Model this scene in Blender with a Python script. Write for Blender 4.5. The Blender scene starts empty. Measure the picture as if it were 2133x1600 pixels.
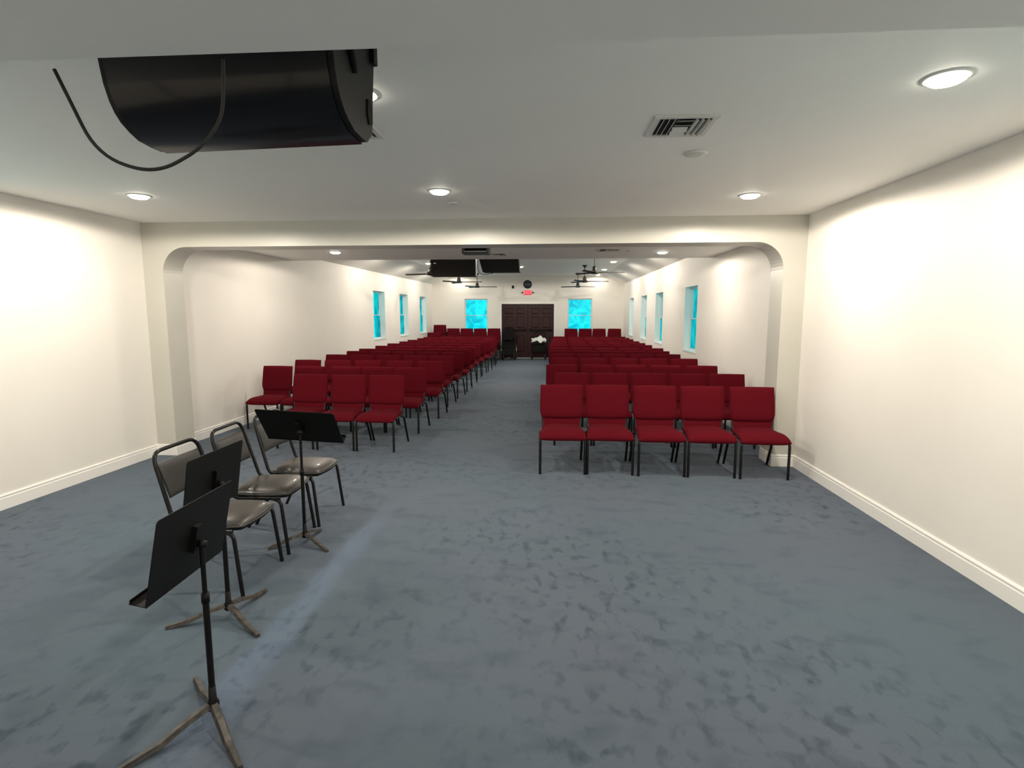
import bpy, bmesh, math, random
from mathutils import Vector, Matrix
random.seed(7)
SC = bpy.context.scene
COL = SC.collection
PI = math.pi

# ------------------------------------------------------------------ materials
def mat(name, color, rough=.6, metal=0., spec=.5, sheen=0., sheen_tint=None, coat=0., emit=None, estr=0.):
    m = bpy.data.materials.new(name); m.use_nodes = True
    b = m.node_tree.nodes['Principled BSDF']
    b.inputs['Base Color'].default_value = (*color, 1)
    b.inputs['Roughness'].default_value = rough
    b.inputs['Metallic'].default_value = metal
    b.inputs['Specular IOR Level'].default_value = spec
    b.inputs['Coat Weight'].default_value = coat
    b.inputs['Sheen Weight'].default_value = sheen
    b.inputs['Sheen Roughness'].default_value = .45
    if sheen_tint: b.inputs['Sheen Tint'].default_value = (*sheen_tint, 1)
    if emit:
        b.inputs['Emission Color'].default_value = (*emit, 1)
        b.inputs['Emission Strength'].default_value = estr
    return m

def noise_color(m, c1, c2, scale, lo=.35, hi=.65, detail=3., stretch=(1, 1, 1), bump=0., bump_scale=200.):
    nt = m.node_tree; n = nt.nodes; l = nt.links; b = n['Principled BSDF']
    tc = n.new('ShaderNodeTexCoord'); mp = n.new('ShaderNodeMapping'); mp.inputs['Scale'].default_value = stretch
    l.new(tc.outputs['Object'], mp.inputs['Vector'])
    nz = n.new('ShaderNodeTexNoise'); nz.inputs['Scale'].default_value = scale; nz.inputs['Detail'].default_value = detail
    l.new(mp.outputs['Vector'], nz.inputs['Vector'])
    r = n.new('ShaderNodeValToRGB'); e = r.color_ramp.elements
    e[0].position = lo; e[1].position = hi; e[0].color = (*c1, 1); e[1].color = (*c2, 1)
    l.new(nz.outputs['Fac'], r.inputs['Fac']); l.new(r.outputs['Color'], b.inputs['Base Color'])
    if bump:
        nb = n.new('ShaderNodeTexNoise'); nb.inputs['Scale'].default_value = bump_scale; nb.inputs['Detail'].default_value = 2
        l.new(tc.outputs['Object'], nb.inputs['Vector'])
        bp = n.new('ShaderNodeBump'); bp.inputs['Strength'].default_value = bump; bp.inputs['Distance'].default_value = .003
        l.new(nb.outputs['Fac'], bp.inputs['Height']); l.new(bp.outputs['Normal'], b.inputs['Normal'])
    return m

M = {}
M['wall'] = noise_color(mat('wall_paint', (.8, .77, .7), .55, spec=.3), (.84, .81, .765), (.86, .835, .79), 1.6, bump=.06, bump_scale=90)
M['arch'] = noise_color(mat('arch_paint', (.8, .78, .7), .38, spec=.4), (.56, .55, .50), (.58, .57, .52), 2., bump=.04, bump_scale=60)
M['ceil'] = noise_color(mat('ceiling_paint', (.72, .72, .68), .6, spec=.3), (.885, .885, .86), (.90, .90, .875), 1.2, bump=.05, bump_scale=120)
M['trim'] = mat('white_trim_paint', (.90, .89, .86), .35)
M['grout'] = mat('threshold_metal', (.75, .75, .73), .4, metal=.3)

def carpet():
    m = mat('carpet', (.1, .12, .14), .95, spec=.1, sheen=.12, sheen_tint=(.6, .7, .8))
    nt = m.node_tree; n = nt.nodes; l = nt.links; b = n['Principled BSDF']
    tc = n.new('ShaderNodeTexCoord')
    def noise(scale, detail, dist=0., stretch=(1, 1, 1), rot=0.):
        mp = n.new('ShaderNodeMapping'); mp.inputs['Scale'].default_value = stretch; mp.inputs['Rotation'].default_value = (0, 0, rot)
        l.new(tc.outputs['Object'], mp.inputs['Vector'])
        z = n.new('ShaderNodeTexNoise'); z.inputs['Scale'].default_value = scale; z.inputs['Detail'].default_value = detail
        z.inputs['Distortion'].default_value = dist
        l.new(mp.outputs['Vector'], z.inputs['Vector']); return z
    def ramp(z, p0, c0, p1, c1):
        r = n.new('ShaderNodeValToRGB'); e = r.color_ramp.elements
        e[0].position = p0; e[0].color = (*c0, 1); e[1].position = p1; e[1].color = (*c1, 1)
        l.new(z.outputs['Fac'], r.inputs['Fac']); return r
    def mix(mode, fac, a, bb):
        x = n.new('ShaderNodeMix'); x.data_type = 'RGBA'; x.blend_type = mode; x.inputs[0].default_value = fac
        l.new(a, x.inputs[6]); l.new(bb, x.inputs[7]); return x.outputs[2]
    base = ramp(noise(.55, 2), .35, (.094, .124, .154), .65, (.106, .124, .160))
    scuff = ramp(noise(8., 3, .25, (1.5, 1, 1), .5), .53, (1, 1, 1), .72, (.48, .53, .58))
    scuff2 = ramp(noise(3.2, 4, .3, (1, 1.8, 1), -.6), .52, (1, 1, 1), .74, (.78, .81, .84))
    where = ramp(noise(.45, 1), .38, (1, 1, 1), .58, (0, 0, 0))
    fine = ramp(noise(320, 2), .3, (.78, .78, .78), .7, (1.2, 1.2, 1.2))
    c = mix('MULTIPLY', 1., base.outputs['Color'], scuff2.outputs['Color'])
    d = mix('MULTIPLY', 1., c, scuff.outputs['Color'])
    x = n.new('ShaderNodeMix'); x.data_type = 'RGBA'; l.new(where.outputs['Color'], x.inputs[0]); l.new(d, x.inputs[6]); l.new(c, x.inputs[7])
    f = mix('MULTIPLY', 1., x.outputs[2], fine.outputs['Color'])
    # soft-edged lighter, bluer stripe that runs along the row of vinyl chairs
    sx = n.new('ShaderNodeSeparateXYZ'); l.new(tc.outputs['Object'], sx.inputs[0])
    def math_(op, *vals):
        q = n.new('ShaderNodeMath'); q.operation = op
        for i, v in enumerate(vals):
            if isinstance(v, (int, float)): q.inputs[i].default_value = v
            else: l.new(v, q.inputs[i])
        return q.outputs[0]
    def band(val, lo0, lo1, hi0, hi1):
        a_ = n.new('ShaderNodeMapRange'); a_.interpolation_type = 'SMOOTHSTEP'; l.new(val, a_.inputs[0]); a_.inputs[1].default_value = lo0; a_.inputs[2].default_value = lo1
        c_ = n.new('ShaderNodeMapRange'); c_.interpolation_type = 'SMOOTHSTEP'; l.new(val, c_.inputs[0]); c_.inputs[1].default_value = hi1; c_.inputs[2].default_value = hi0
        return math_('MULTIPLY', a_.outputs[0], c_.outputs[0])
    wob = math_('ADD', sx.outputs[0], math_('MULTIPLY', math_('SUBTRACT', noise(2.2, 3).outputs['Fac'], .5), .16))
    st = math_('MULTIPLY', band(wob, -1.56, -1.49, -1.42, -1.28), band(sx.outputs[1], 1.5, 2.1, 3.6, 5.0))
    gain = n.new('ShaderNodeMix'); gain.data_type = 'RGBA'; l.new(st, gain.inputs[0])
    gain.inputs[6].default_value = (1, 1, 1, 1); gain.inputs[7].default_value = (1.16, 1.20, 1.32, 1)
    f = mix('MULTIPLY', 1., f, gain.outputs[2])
    l.new(f, b.inputs['Base Color'])
    nb = noise(260, 2)
    bp = n.new('ShaderNodeBump'); bp.inputs['Strength'].default_value = .5; bp.inputs['Distance'].default_value = .004
    l.new(nb.outputs['Fac'], bp.inputs['Height']); l.new(bp.outputs['Normal'], b.inputs['Normal'])
    return m
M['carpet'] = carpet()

M['red'] = noise_color(mat('burgundy_fabric', (.2, .012, .02), 1., spec=.04, sheen=.05, sheen_tint=(.9, .2, .28)),
                       (.088, .0048, .0095), (.112, .0060, .0120), 140., .3, .7, bump=.35, bump_scale=420)
M['black_metal'] = mat('black_enamel_steel', (.006, .006, .006), .30, spec=.32)
M['stand_metal'] = mat('black_powder_coat', (.004, .004, .004), .5, spec=.22)
M['stand_foot'] = noise_color(mat('worn_stand_leg', (.05, .045, .04), .45, metal=.3), (.035, .03, .027), (.09, .08, .07), 30.)
M['vinyl'] = noise_color(mat('dark_vinyl', (.05, .045, .04), .41, spec=.6, coat=.08), (.026, .023, .020), (.036, .032, .029), 12., bump=.1, bump_scale=300)
M['vinyl_back'] = mat('dark_back_vinyl', (.03, .03, .029), .5)
M['chrome'] = mat('bright_steel', (.7, .7, .7), .2, metal=1.)
M['speaker'] = mat('black_cabinet_paint', (.006, .0065, .007), .45, spec=.28)
M['speaker_front'] = mat('glossy_black_front', (.004, .004, .006), .2, spec=.45)
M['speaker_hall'] = mat('black_cabinet_matt', (.012, .010, .010), .6, spec=.3)
M['matte_black'] = mat('matte_black', (.008, .008, .008), .8, spec=.2)
M['rubber'] = mat('black_rubber', (.012, .012, .012), .7)
M['dark_fan'] = mat('dark_bronze_fan', (.025, .022, .018), .45)
M['fan_blade'] = mat('fan_blade_black', (.03, .026, .024), .5)
M['vent'] = mat('vent_white_metal', (.72, .71, .68), .4)
M['vent_dark'] = mat('vent_dark_gap', (.03, .03, .03), .8)
M['plastic'] = mat('white_plastic', (.72, .72, .69), .45)
M['lamp'] = mat('lamp_lens', (1, 1, 1), .5, emit=(1., .93, .78), estr=14.)
M['door'] = noise_color(mat('dark_burgundy_door', (.03, .008, .009), .42, spec=.3), (.024, .0042, .0058), (.030, .0055, .0072), 6.)
M['grey_box'] = mat('dark_grey_plastic', (.09, .09, .09), .5)
M['clock_face'] = mat('dark_clock_face', (.05, .06, .07), .15)
M['white_cloth'] = mat('white_cloth', (.78, .83, .79), .9, sheen=.2)
M['coat_cloth'] = mat('black_coat_cloth', (.005, .005, .006), .8, spec=.2)
M['exit_red'] = mat('exit_face_red', (.3, .01, .015), .5, emit=(1., .03, .07), estr=.62)
M['exit_letter'] = mat('exit_letter_red', (.3, .02, .02), .5, emit=(1., .22, .26), estr=1.0)
M['frame_win'] = mat('window_frame_white', (.75, .78, .78), .4)

def film():
    m = bpy.data.materials.new('blue_window_film'); m.use_nodes = True
    nt = m.node_tree; n = nt.nodes; l = nt.links
    n.remove(n['Principled BSDF']); out = n['Material Output']
    tc = n.new('ShaderNodeTexCoord'); nz = n.new('ShaderNodeTexNoise'); nz.inputs['Scale'].default_value = 3.2
    nz.inputs['Detail'].default_value = 4; nz.inputs['Distortion'].default_value = .6
    l.new(tc.outputs['Object'], nz.inputs['Vector'])
    r = n.new('ShaderNodeValToRGB'); e = r.color_ramp.elements
    e[0].position = .36; e[0].color = (.0, .42, .55, 1); e[1].position = .62; e[1].color = (.008, .78, .86, 1)
    l.new(nz.outputs['Fac'], r.inputs['Fac'])
    t = n.new('ShaderNodeBsdfTransparent'); l.new(r.outputs['Color'], t.inputs['Color'])
    g = n.new('ShaderNodeBsdfGlossy'); g.inputs['Roughness'].default_value = .1
    mx = n.new('ShaderNodeMixShader'); mx.inputs[0].default_value = .02; l.new(t.outputs[0], mx.inputs[1]); l.new(g.outputs[0], mx.inputs[2])
    l.new(mx.outputs[0], out.inputs['Surface']); return m
M['film'] = film()

# ------------------------------------------------------------------ mesh helpers
class MB:
    def __init__(s): s.v = []; s.f = []; s.sm = []
    def add(s, vs, fs, smooth=False):
        b = len(s.v); s.v += [tuple(p) for p in vs]
        for f in fs: s.f.append([b + i for i in f]); s.sm.append(smooth)
        return s
    def box(s, x0, y0, z0, x1, y1, z1):
        vs = [(x, y, z) for z in (z0, z1) for y in (y0, y1) for x in (x0, x1)]
        return s.add(vs, [(0, 2, 3, 1), (4, 5, 7, 6), (0, 1, 5, 4), (2, 6, 7, 3), (0, 4, 6, 2), (1, 3, 7, 5)])
    def obox(s, c, ax, ay, az):
        c = Vector(c); ax, ay, az = Vector(ax), Vector(ay), Vector(az)
        vs = [c + ax * i + ay * j + az * k for k in (-1, 1) for j in (-1, 1) for i in (-1, 1)]
        return s.add(vs, [(0, 2, 3, 1), (4, 5, 7, 6), (0, 1, 5, 4), (2, 6, 7, 3), (0, 4, 6, 2), (1, 3, 7, 5)])
    def tube(s, pts, r, n=8, flat=1., up=None, cap=True):
        pts = [Vector(p) for p in pts]; rs = r if isinstance(r, (list, tuple)) else [r] * len(pts)
        rings = []; prev = None
        for i, p in enumerate(pts):
            t = (pts[min(i + 1, len(pts) - 1)] - pts[max(i - 1, 0)]).normalized()
            if prev is None:
                a = Vector(up) if up else (Vector((0, 0, 1)) if abs(t.z) < .9 else Vector((1, 0, 0)))
            else: a = prev
            a = (a - t * a.dot(t)).normalized(); b = t.cross(a); prev = a
            rings.append([p + (a * math.cos(2 * PI * k / n) * flat + b * math.sin(2 * PI * k / n)) * rs[i] for k in range(n)])
        vs = [q for g in rings for q in g]; fs = []
        for i in range(len(pts) - 1):
            for k in range(n):
                k2 = (k + 1) % n; fs.append((i * n + k, i * n + k2, (i + 1) * n + k2, (i + 1) * n + k))
        s.add(vs, fs, True)
        if cap: s.add(rings[0], [tuple(range(n))[::-1]]); s.add(rings[-1], [tuple(range(n))])
        return s
    def lathe(s, prof, c=(0, 0, 0), n=24, axis='z', smooth=True):
        c = Vector(c); vs = []; fs = []
        for (r, h) in prof:
            for k in range(n):
                a = 2 * PI * k / n; x, y = r * math.cos(a), r * math.sin(a)
                p = {'z': (x, y, h), 'y': (x, h, y), 'x': (h, x, y)}[axis]
                vs.append(c + Vector(p))
        for i in range(len(prof) - 1):
            for k in range(n):
                k2 = (k + 1) % n; fs.append((i * n + k, i * n + k2, (i + 1) * n + k2, (i + 1) * n + k))
        fs.append(tuple(range(n))[::-1]); fs.append(tuple((len(prof) - 1) * n + k for k in range(n)))
        return s.add(vs, fs, smooth)
    def prism(s, prof, x0, x1, axis='x', smooth=False):
        """closed 2-D profile extruded along an axis; profile is (y,z) for x, (x,z) for y, (x,y) for z"""
        mk = {'x': lambda p, t: (t, p[0], p[1]), 'y': lambda p, t: (p[0], t, p[1]), 'z': lambda p, t: (p[0], p[1], t)}[axis]
        n = len(prof); vs = [mk(p, x0) for p in prof] + [mk(p, x1) for p in prof]
        s.add(vs, [(i, (i + 1) % n, n + (i + 1) % n, n + i) for i in range(n)], smooth)
        return s.add(vs, [tuple(range(n))[::-1], tuple(range(n, 2 * n))])
    def pillow(s, front, back, nu=14, nv=12):
        """two surfaces front(u,v), back(u,v) on u,v in [-1,1] that share their rim"""
        def samp(n): return [math.sin(PI / 2 * (2 * i / n - 1)) for i in range(n + 1)]
        us, vs_ = samp(nu), samp(nv); idx = {}; vs = []; fs = []
        for side, fn in ((0, front), (1, back)):
            for j, v in enumerate(vs_):
                for i, u in enumerate(us):
                    rim = i in (0, nu) or j in (0, nv)
                    if side and rim: idx[1, i, j] = idx[0, i, j]; continue
                    idx[side, i, j] = len(vs); vs.append(fn(u, v))
            for j in range(nv):
                for i in range(nu):
                    q = [idx[side, i, j], idx[side, i + 1, j], idx[side, i + 1, j + 1], idx[side, i, j + 1]]
                    fs.append(q if not side else q[::-1])
        return s.add(vs, fs, True)
    def build(s, name, m=None, parent=None, loc=None, fix=True, bevel=0.):
        me = bpy.data.meshes.new(name); me.from_pydata(s.v, [], s.f)
        if m is not None: me.materials.append(m)
        me.polygons.foreach_set('use_smooth', s.sm)
        if fix:
            bm = bmesh.new(); bm.from_mesh(me); bmesh.ops.recalc_face_normals(bm, faces=bm.faces); bm.to_mesh(me); bm.free()
        me.update()
        o = bpy.data.objects.new(name, me); COL.objects.link(o)
        if parent is not None: o.parent = parent
        if loc is not None: o.location = loc
        if bevel:
            b = o.modifiers.new('bevel', 'BEVEL'); b.width = bevel; b.segments = 2; b.limit_method = 'ANGLE'
        return o

def fillet(pts, rad, k=5):
    pts = [Vector(p) for p in pts]; out = [pts[0]]
    for i in range(1, len(pts) - 1):
        a, p, b = pts[i - 1], pts[i], pts[i + 1]
        r = min(rad, (a - p).length * .49, (b - p).length * .49)
        p0 = p + (a - p).normalized() * r; p1 = p + (b - p).normalized() * r
        for j in range(k + 1):
            t = j / k; out.append(p0 * (1 - t) ** 2 + p * 2 * t * (1 - t) + p1 * t * t)
    out.append(pts[-1]); return out

def tag(o, label, cat, group=None, kind=None):
    o['label'] = label; o['category'] = cat
    if group: o['group'] = group
    if kind: o['kind'] = kind
    return o
def thing(name, label, cat, loc=(0, 0, 0), rz=0., group=None):
    o = bpy.data.objects.new(name, None); COL.objects.link(o)
    o.location = loc; o.rotation_euler = (0, 0, rz); o.empty_display_size = .1
    return tag(o, label, cat, group)
def struct(o, label=None, cat=None):
    o['kind'] = 'structure'
    if label: o['label'] = label; o['category'] = cat
    return o
KIDS = {}
def kids_of(root):
    if root.name not in KIDS: KIDS[root.name] = list(root.children)
    return KIDS[root.name]
def dup(root, loc, rz, label, group=None, cat=None):
    r = root.copy(); COL.objects.link(r); r.location = loc; r.rotation_euler = (0, 0, rz)
    r['label'] = label
    if group: r['group'] = group
    if cat: r['category'] = cat
    for ch in list(root.children):
        c = ch.copy(); COL.objects.link(c); c.parent = r
        for g in list(ch.children):
            d = g.copy(); COL.objects.link(d); d.parent = c
    return r

# ------------------------------------------------------------------ the room
XR = 2.725                                   # right wall
def xl(y): return -4.58 - .0115 * (21.365 - y)   # left wall, very slightly splayed
YB = 21.365; YF = -3.2
ZN, ZS, ZH = 2.746, 2.66, 3.136              # near ceiling, soffit, hall ceiling
CL, CR = -3.80, 1.975                        # creases of the hall ceiling

def shear(mb):                               # makes x relative to the left wall line
    mb.v = [(xl(p[1]) + p[0], p[1], p[2]) for p in mb.v]; return mb

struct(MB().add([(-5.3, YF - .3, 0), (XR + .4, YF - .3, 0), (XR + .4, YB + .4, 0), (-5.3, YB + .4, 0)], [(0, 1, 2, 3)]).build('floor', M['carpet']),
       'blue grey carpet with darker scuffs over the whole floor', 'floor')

RW = [(1.85, 2.80), (10.72, 11.69), (13.97, 14.92), (16.30, 17.27), (18.87, 19.80)]  # first opening is an added, unseen window that brightens the near room
LW = [(1.6, 2.55), (3.4, 4.35), (14.40, 15.38), (16.86, 17.80), (19.36, 20.30)]  # first two openings are added out of frame for more light up front
RZ, LZ = (.965, 2.235), (1.02, 2.31)
BWX = [(-3.33, -2.445), (.622, 1.536)]; BZ = (1.0, 2.275)
DX0, DX1, DZ = -1.90, .097, 2.075

def wall_y(x0, x1, holes, zr, h=3.5):        # wall running along y, with window holes
    m = MB(); y = YF
    for a, b in holes:
        m.box(x0, y, 0, x1, a, h); m.box(x0, a, 0, x1, b, zr[0]); m.box(x0, a, zr[1], x1, b, h); y = b
    return m.box(x0, y, 0, x1, YB + .35, h)
struct(wall_y(XR, XR + .3, RW, RZ).build('wall_right', M['wall']), 'cream side wall with four windows', 'wall')
struct(shear(wall_y(-.3, 0, LW, LZ)).build('wall_left', M['wall']), 'cream side wall with three windows', 'wall')
m = MB(); xs = -5.3
for a, b, z0, z1 in [(*BWX[0], *BZ), (DX0, DX1, 0, DZ), (*BWX[1], *BZ)]:
    m.box(xs, YB, 0, a, YB + .3, 3.5)
    if z0 > 0: m.box(a, YB, 0, b, YB + .3, z0)
    m.box(a, YB, z1, b, YB + .3, 3.5); xs = b
m.box(xs, YB, 0, XR + .4, YB + .3, 3.5)
struct(m.build('wall_back', M['wall']), 'cream end wall with double door and two windows', 'wall')
struct(MB().box(-5.3, YF - .25, 0, XR + .3, YF, 3.5).build('wall_front', M['wall']))

# ceilings
struct(MB().box(-5.2, YF - .2, ZN, XR + .2, 6.45, ZN + .2).build('ceiling', M['ceil']), 'flat grey white ceiling of the near room', 'ceiling')
struct(MB().box(-5.2, 6.5, ZS, XR + .2, 9.95, 3.55).build('ceiling_soffit', M['ceil']), 'lower flat soffit between arch and hall', 'ceiling')
sr = (ZH - 2.83) / (XR - CR); sl = (ZH - 2.83) / (4.58 + CL)
prof = [(-5.2, ZH - sl * (5.2 + CL)), (CL, ZH), (CR, ZH), (XR + .25, ZH - sr * (XR + .25 - CR)), (XR + .25, 3.6), (-5.2, 3.6)]
struct(MB().prism(prof, 9.9, YB + .3, 'y').build('ceiling_hall', M['ceil']), 'hall ceiling with flat middle and sloping sides', 'ceiling')

# arch between the near room and the hall: flat beam, rounded corner, short pier at each side wall
def arch_poly(y0, y1, zb, zt, xin, rad, xleft):
    m = MB()
    prof = [(xleft + .001, 0), (xleft, zb - rad)]
    for k in range(13):
        a = PI - PI / 2 * k / 12; prof.append((xleft + rad + rad * math.cos(a), zb - rad + rad * math.sin(a)))
    for k in range(13):
        a = PI / 2 - PI / 2 * k / 12; prof.append((xin - rad + rad * math.cos(a), zb - rad + rad * math.sin(a)))
    prof += [(xin, 0)]
    outer = []
    n = len(prof)
    for i, (x, z) in enumerate(prof):
        outer.append((x, z))
    for i in range(n - 1):                     # quads up to the top or out to the walls
        (xa, za), (xb, zb_) = prof[i], prof[i + 1]
        if i == 0: pa, pb = (-5.1, 0), (-5.1, zb_)
        elif i == n - 2: pa, pb = (XR + .1, za), (XR + .1, 0)
        else: continue
        for y in (y0, y1): m.add([(xa, y, za), (xb, y, zb_), (pb[0], y, pb[1]), (pa[0], y, pa[1])], [(0, 1, 2, 3)])
    top = prof[1:n - 1]
    face = [(-5.1, top[0][1])] + top + [(XR + .1, top[-1][1]), (XR + .1, zt), (-5.1, zt)]
    for y in (y0, y1): m.add([(x, y, z) for x, z in face], [tuple(range(len(face)))])
    vs = [(x, y, z) for y in (y0, y1) for x, z in prof]
    m.add(vs, [(i, i + 1, n + i + 1, n + i) for i in range(n - 1)], False)
    return m
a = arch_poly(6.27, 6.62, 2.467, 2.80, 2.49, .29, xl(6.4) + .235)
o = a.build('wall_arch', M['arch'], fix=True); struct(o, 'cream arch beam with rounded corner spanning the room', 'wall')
struct(MB().box(-5.1, 1.10, 2.45, XR + .1, 1.655, 2.8).build('wall_bulkhead', M['ceil']), 'low bulkhead beam overhead at the near end', 'wall')

# baseboards: board, bead and cap
def bb_prof(d): return [(0, 0), (d * .016, 0), (d * .016, .098), (d * .012, .104), (d * .012, .116), (d * .016, .121), (d * .009, .132), (0, .134)]
def base_y(x, sgn, y0, y1, sh=False):
    mb = MB().prism([(x + sgn * p, z) for p, z in [(q[0], q[1]) for q in bb_prof(1)]], y0, y1, 'y')
    return shear(mb) if sh else mb
mb = base_y(XR, -1, YF, 6.27); q = base_y(XR, -1, 6.62, YB); mb.add(q.v, q.f)
mb.prism([(6.27 - p, z) for p, z in bb_prof(1)], 2.49 - .016, XR, 'x')
q = MB().prism([(2.49 - p, z) for p, z in bb_prof(1)], 6.27, 6.62, 'y'); mb.add(q.v, q.f)
struct(mb.build('baseboard_right', M['trim']), 'white baseboard along the four-window wall and pier', 'baseboard')
mb = base_y(0, 1, YF, 6.27, True); q = base_y(0, 1, 6.62, YB, True); mb.add(q.v, q.f)
XP = xl(6.4) + .235
mb.prism([(6.27 - p, z) for p, z in bb_prof(1)], xl(6.3), XP + .016, 'x')
q = MB().prism([(XP + p, z) for p, z in bb_prof(1)], 6.27, 6.62, 'y'); mb.add(q.v, q.f)
struct(mb.build('baseboard_left', M['trim']), 'white baseboard along the three-window wall', 'baseboard')
mb = MB().prism([(YB - p, z) for p, z in bb_prof(1)], -4.58, DX0 - .08, 'x'); mb.prism([(YB - p, z) for p, z in bb_prof(1)], DX1 + .08, XR, 'x')
struct(mb.build('baseboard_back', M['trim']), 'white baseboard along the end wall', 'baseboard')

# windows (sash windows, blue film); built in a local frame: x along width, y into the wall, z up
WN = [0]
def window(w, h, depth, to_world, label):
    WN[0] += 1; n = WN[0]; t = .022
    def mk(mb, name, m, par=None):
        mb.v = [to_world(*p) for p in mb.v]
        return mb.build(name, m, par)
    y0, y1 = depth, depth + .07
    f = MB(); f.box(0, y0, 0, t, y1, h); f.box(w - t, y0, 0, w, y1, h); f.box(t, y0, 0, w - t, y1, t); f.box(t, y0, h - t, w - t, y1, h)
    root = struct(mk(f, 'window_%d' % n, M['frame_win']), label, 'window')
    hm = h * .50
    for k, (za, zb, ys) in enumerate(((t, hm + .012, y0 + .008), (hm - .012, h - t, y0 + .038))):
        s = MB(); b = .017
        s.box(t, ys, za, t + b, ys + .018, zb); s.box(w - t - b, ys, za, w - t, ys + .018, zb)
        s.box(t + b, ys, za, w - t - b, ys + .018, za + b); s.box(t + b, ys, zb - b, w - t - b, ys + .018, zb)
        so = mk(s, 'sash', M['frame_win'], root)
        mk(MB().add([(t + b, ys + .010, za + b), (w - t - b, ys + .010, za + b), (w - t - b, ys + .010, zb - b), (t + b, ys + .010, zb - b)], [(0, 1, 2, 3)]), 'pane', M['film'], so)
    mk(MB().box(-.02, -.012, -.018, w + .02, depth, .002), 'window_sill', M['frame_win'], root)
ordn = ['first', 'second', 'third', 'fourth', 'fifth', 'sixth', 'seventh', 'eighth', 'ninth', 'tenth', 'eleventh', 'twelfth', 'thirteenth']
for i, (a, b) in enumerate(RW):
    window(b - a, RZ[1] - RZ[0], .115, lambda x, y, z, b=b: (XR + y, b - x, RZ[0] + z), 'cyan lit window, %s beyond the arch in the four-window wall' % ordn[i - 1] if i else 'added cyan lit window, out of view in the wall beside the viewpoint')
for i, (a, b) in enumerate(LW):
    window(b - a, LZ[1] - LZ[0], .115, lambda x, y, z, a=a: (xl(a + x) - y, a + x, LZ[0] + z), 'cyan lit window, %s beyond the arch in the three-window wall' % ordn[i - 2] if i > 1 else 'added cyan lit window, out of view left of the viewpoint, %s' % ('rear', 'front')[i])
for i, (a, b) in enumerate(BWX):
    window(b - a, BZ[1] - BZ[0], .07, lambda x, y, z, a=a: (a + x, YB + y, BZ[0] + z), 'cyan lit window in the end wall between door and %s-window wall' % ('three', 'four')[i])

# double door
def leaf(n, x0, x1, hinge, label):
    y = YB + .05; w = x1 - x0
    d = MB().box(x0, y, .03, x1, y + .045, DZ - .01)
    root = struct(d.build('door_%d' % n, M['door'], bevel=.003), label, 'door')
    p = MB(); st = .115; mid = (x0 + x1) / 2; pw = (w - 3 * st) / 2
    for zA, zB in ((.25, .88), (1.16, 1.60), (1.70, 1.92)):
        for xa in (x0 + st, x0 + 2 * st + pw):
            xb = xa + pw; e = .03
            p.add([(xa, y + .001, zA), (xb, y + .001, zA), (xb, y + .001, zB), (xa, y + .001, zB), (xa + e, y - .014, zA + e), (xb - e, y - .014, zA + e), (xb - e, y - .014, zB - e), (xa + e, y - .014, zB - e),
                   ], [(0, 1, 5, 4), (1, 2, 6, 5), (2, 3, 7, 6), (3, 0, 4, 7), (4, 5, 6, 7)])
    p.build('raised_panel', M['door'], root)
    b = MB(); b.box(x0 + .08, y - .07, 1.06, x1 - .08, y - .035, 1.11); b.box(x0 + .06, y - .06, 1.04, x0 + .14, y, 1.13); b.box(x1 - .14, y - .06, 1.04, x1 - .06, y, 1.13)
    b.build('panic_bar', M['matte_black'], root, bevel=.004)
    kx = x1 - .06 if hinge < 0 else x0 + .06
    MB().lathe([(.025, y), (.028, y - .02), (.012, y - .05), (.012, y - .052)], (kx, 0, 1.18), 12, 'y').build('lock_cylinder', M['chrome'], root)
xm = (DX0 + DX1) / 2
leaf(1, DX0 + .01, xm - .003, -1, 'dark burgundy panelled door leaf behind the wheelchair')
leaf(2, xm + .003, DX1 - .01, 1, 'dark burgundy panelled door leaf behind the walker with white cloth')
m = MB(); c = .062
m.box(DX0 - c, YB - .02, 0, DX0, YB + .06, DZ + c); m.box(DX1, YB - .02, 0, DX1 + c, YB + .06, DZ + c); m.box(DX0, YB - .02, DZ, DX1, YB + .06, DZ + c)
struct(m.build('trim_1', M['trim'], bevel=.004), 'white casing around the double door', 'door casing')
struct(MB().box(DX0, YB - .04, 0, DX1, YB + .12, .022).build('trim_2', M['grout'], bevel=.004), 'pale metal threshold under the double door', 'threshold')
struct(MB().box(DX0 - .1, YB + .12, 0, DX1 + .1, YB + .2, DZ + .1).build('trim_3', M['matte_black']))

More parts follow.
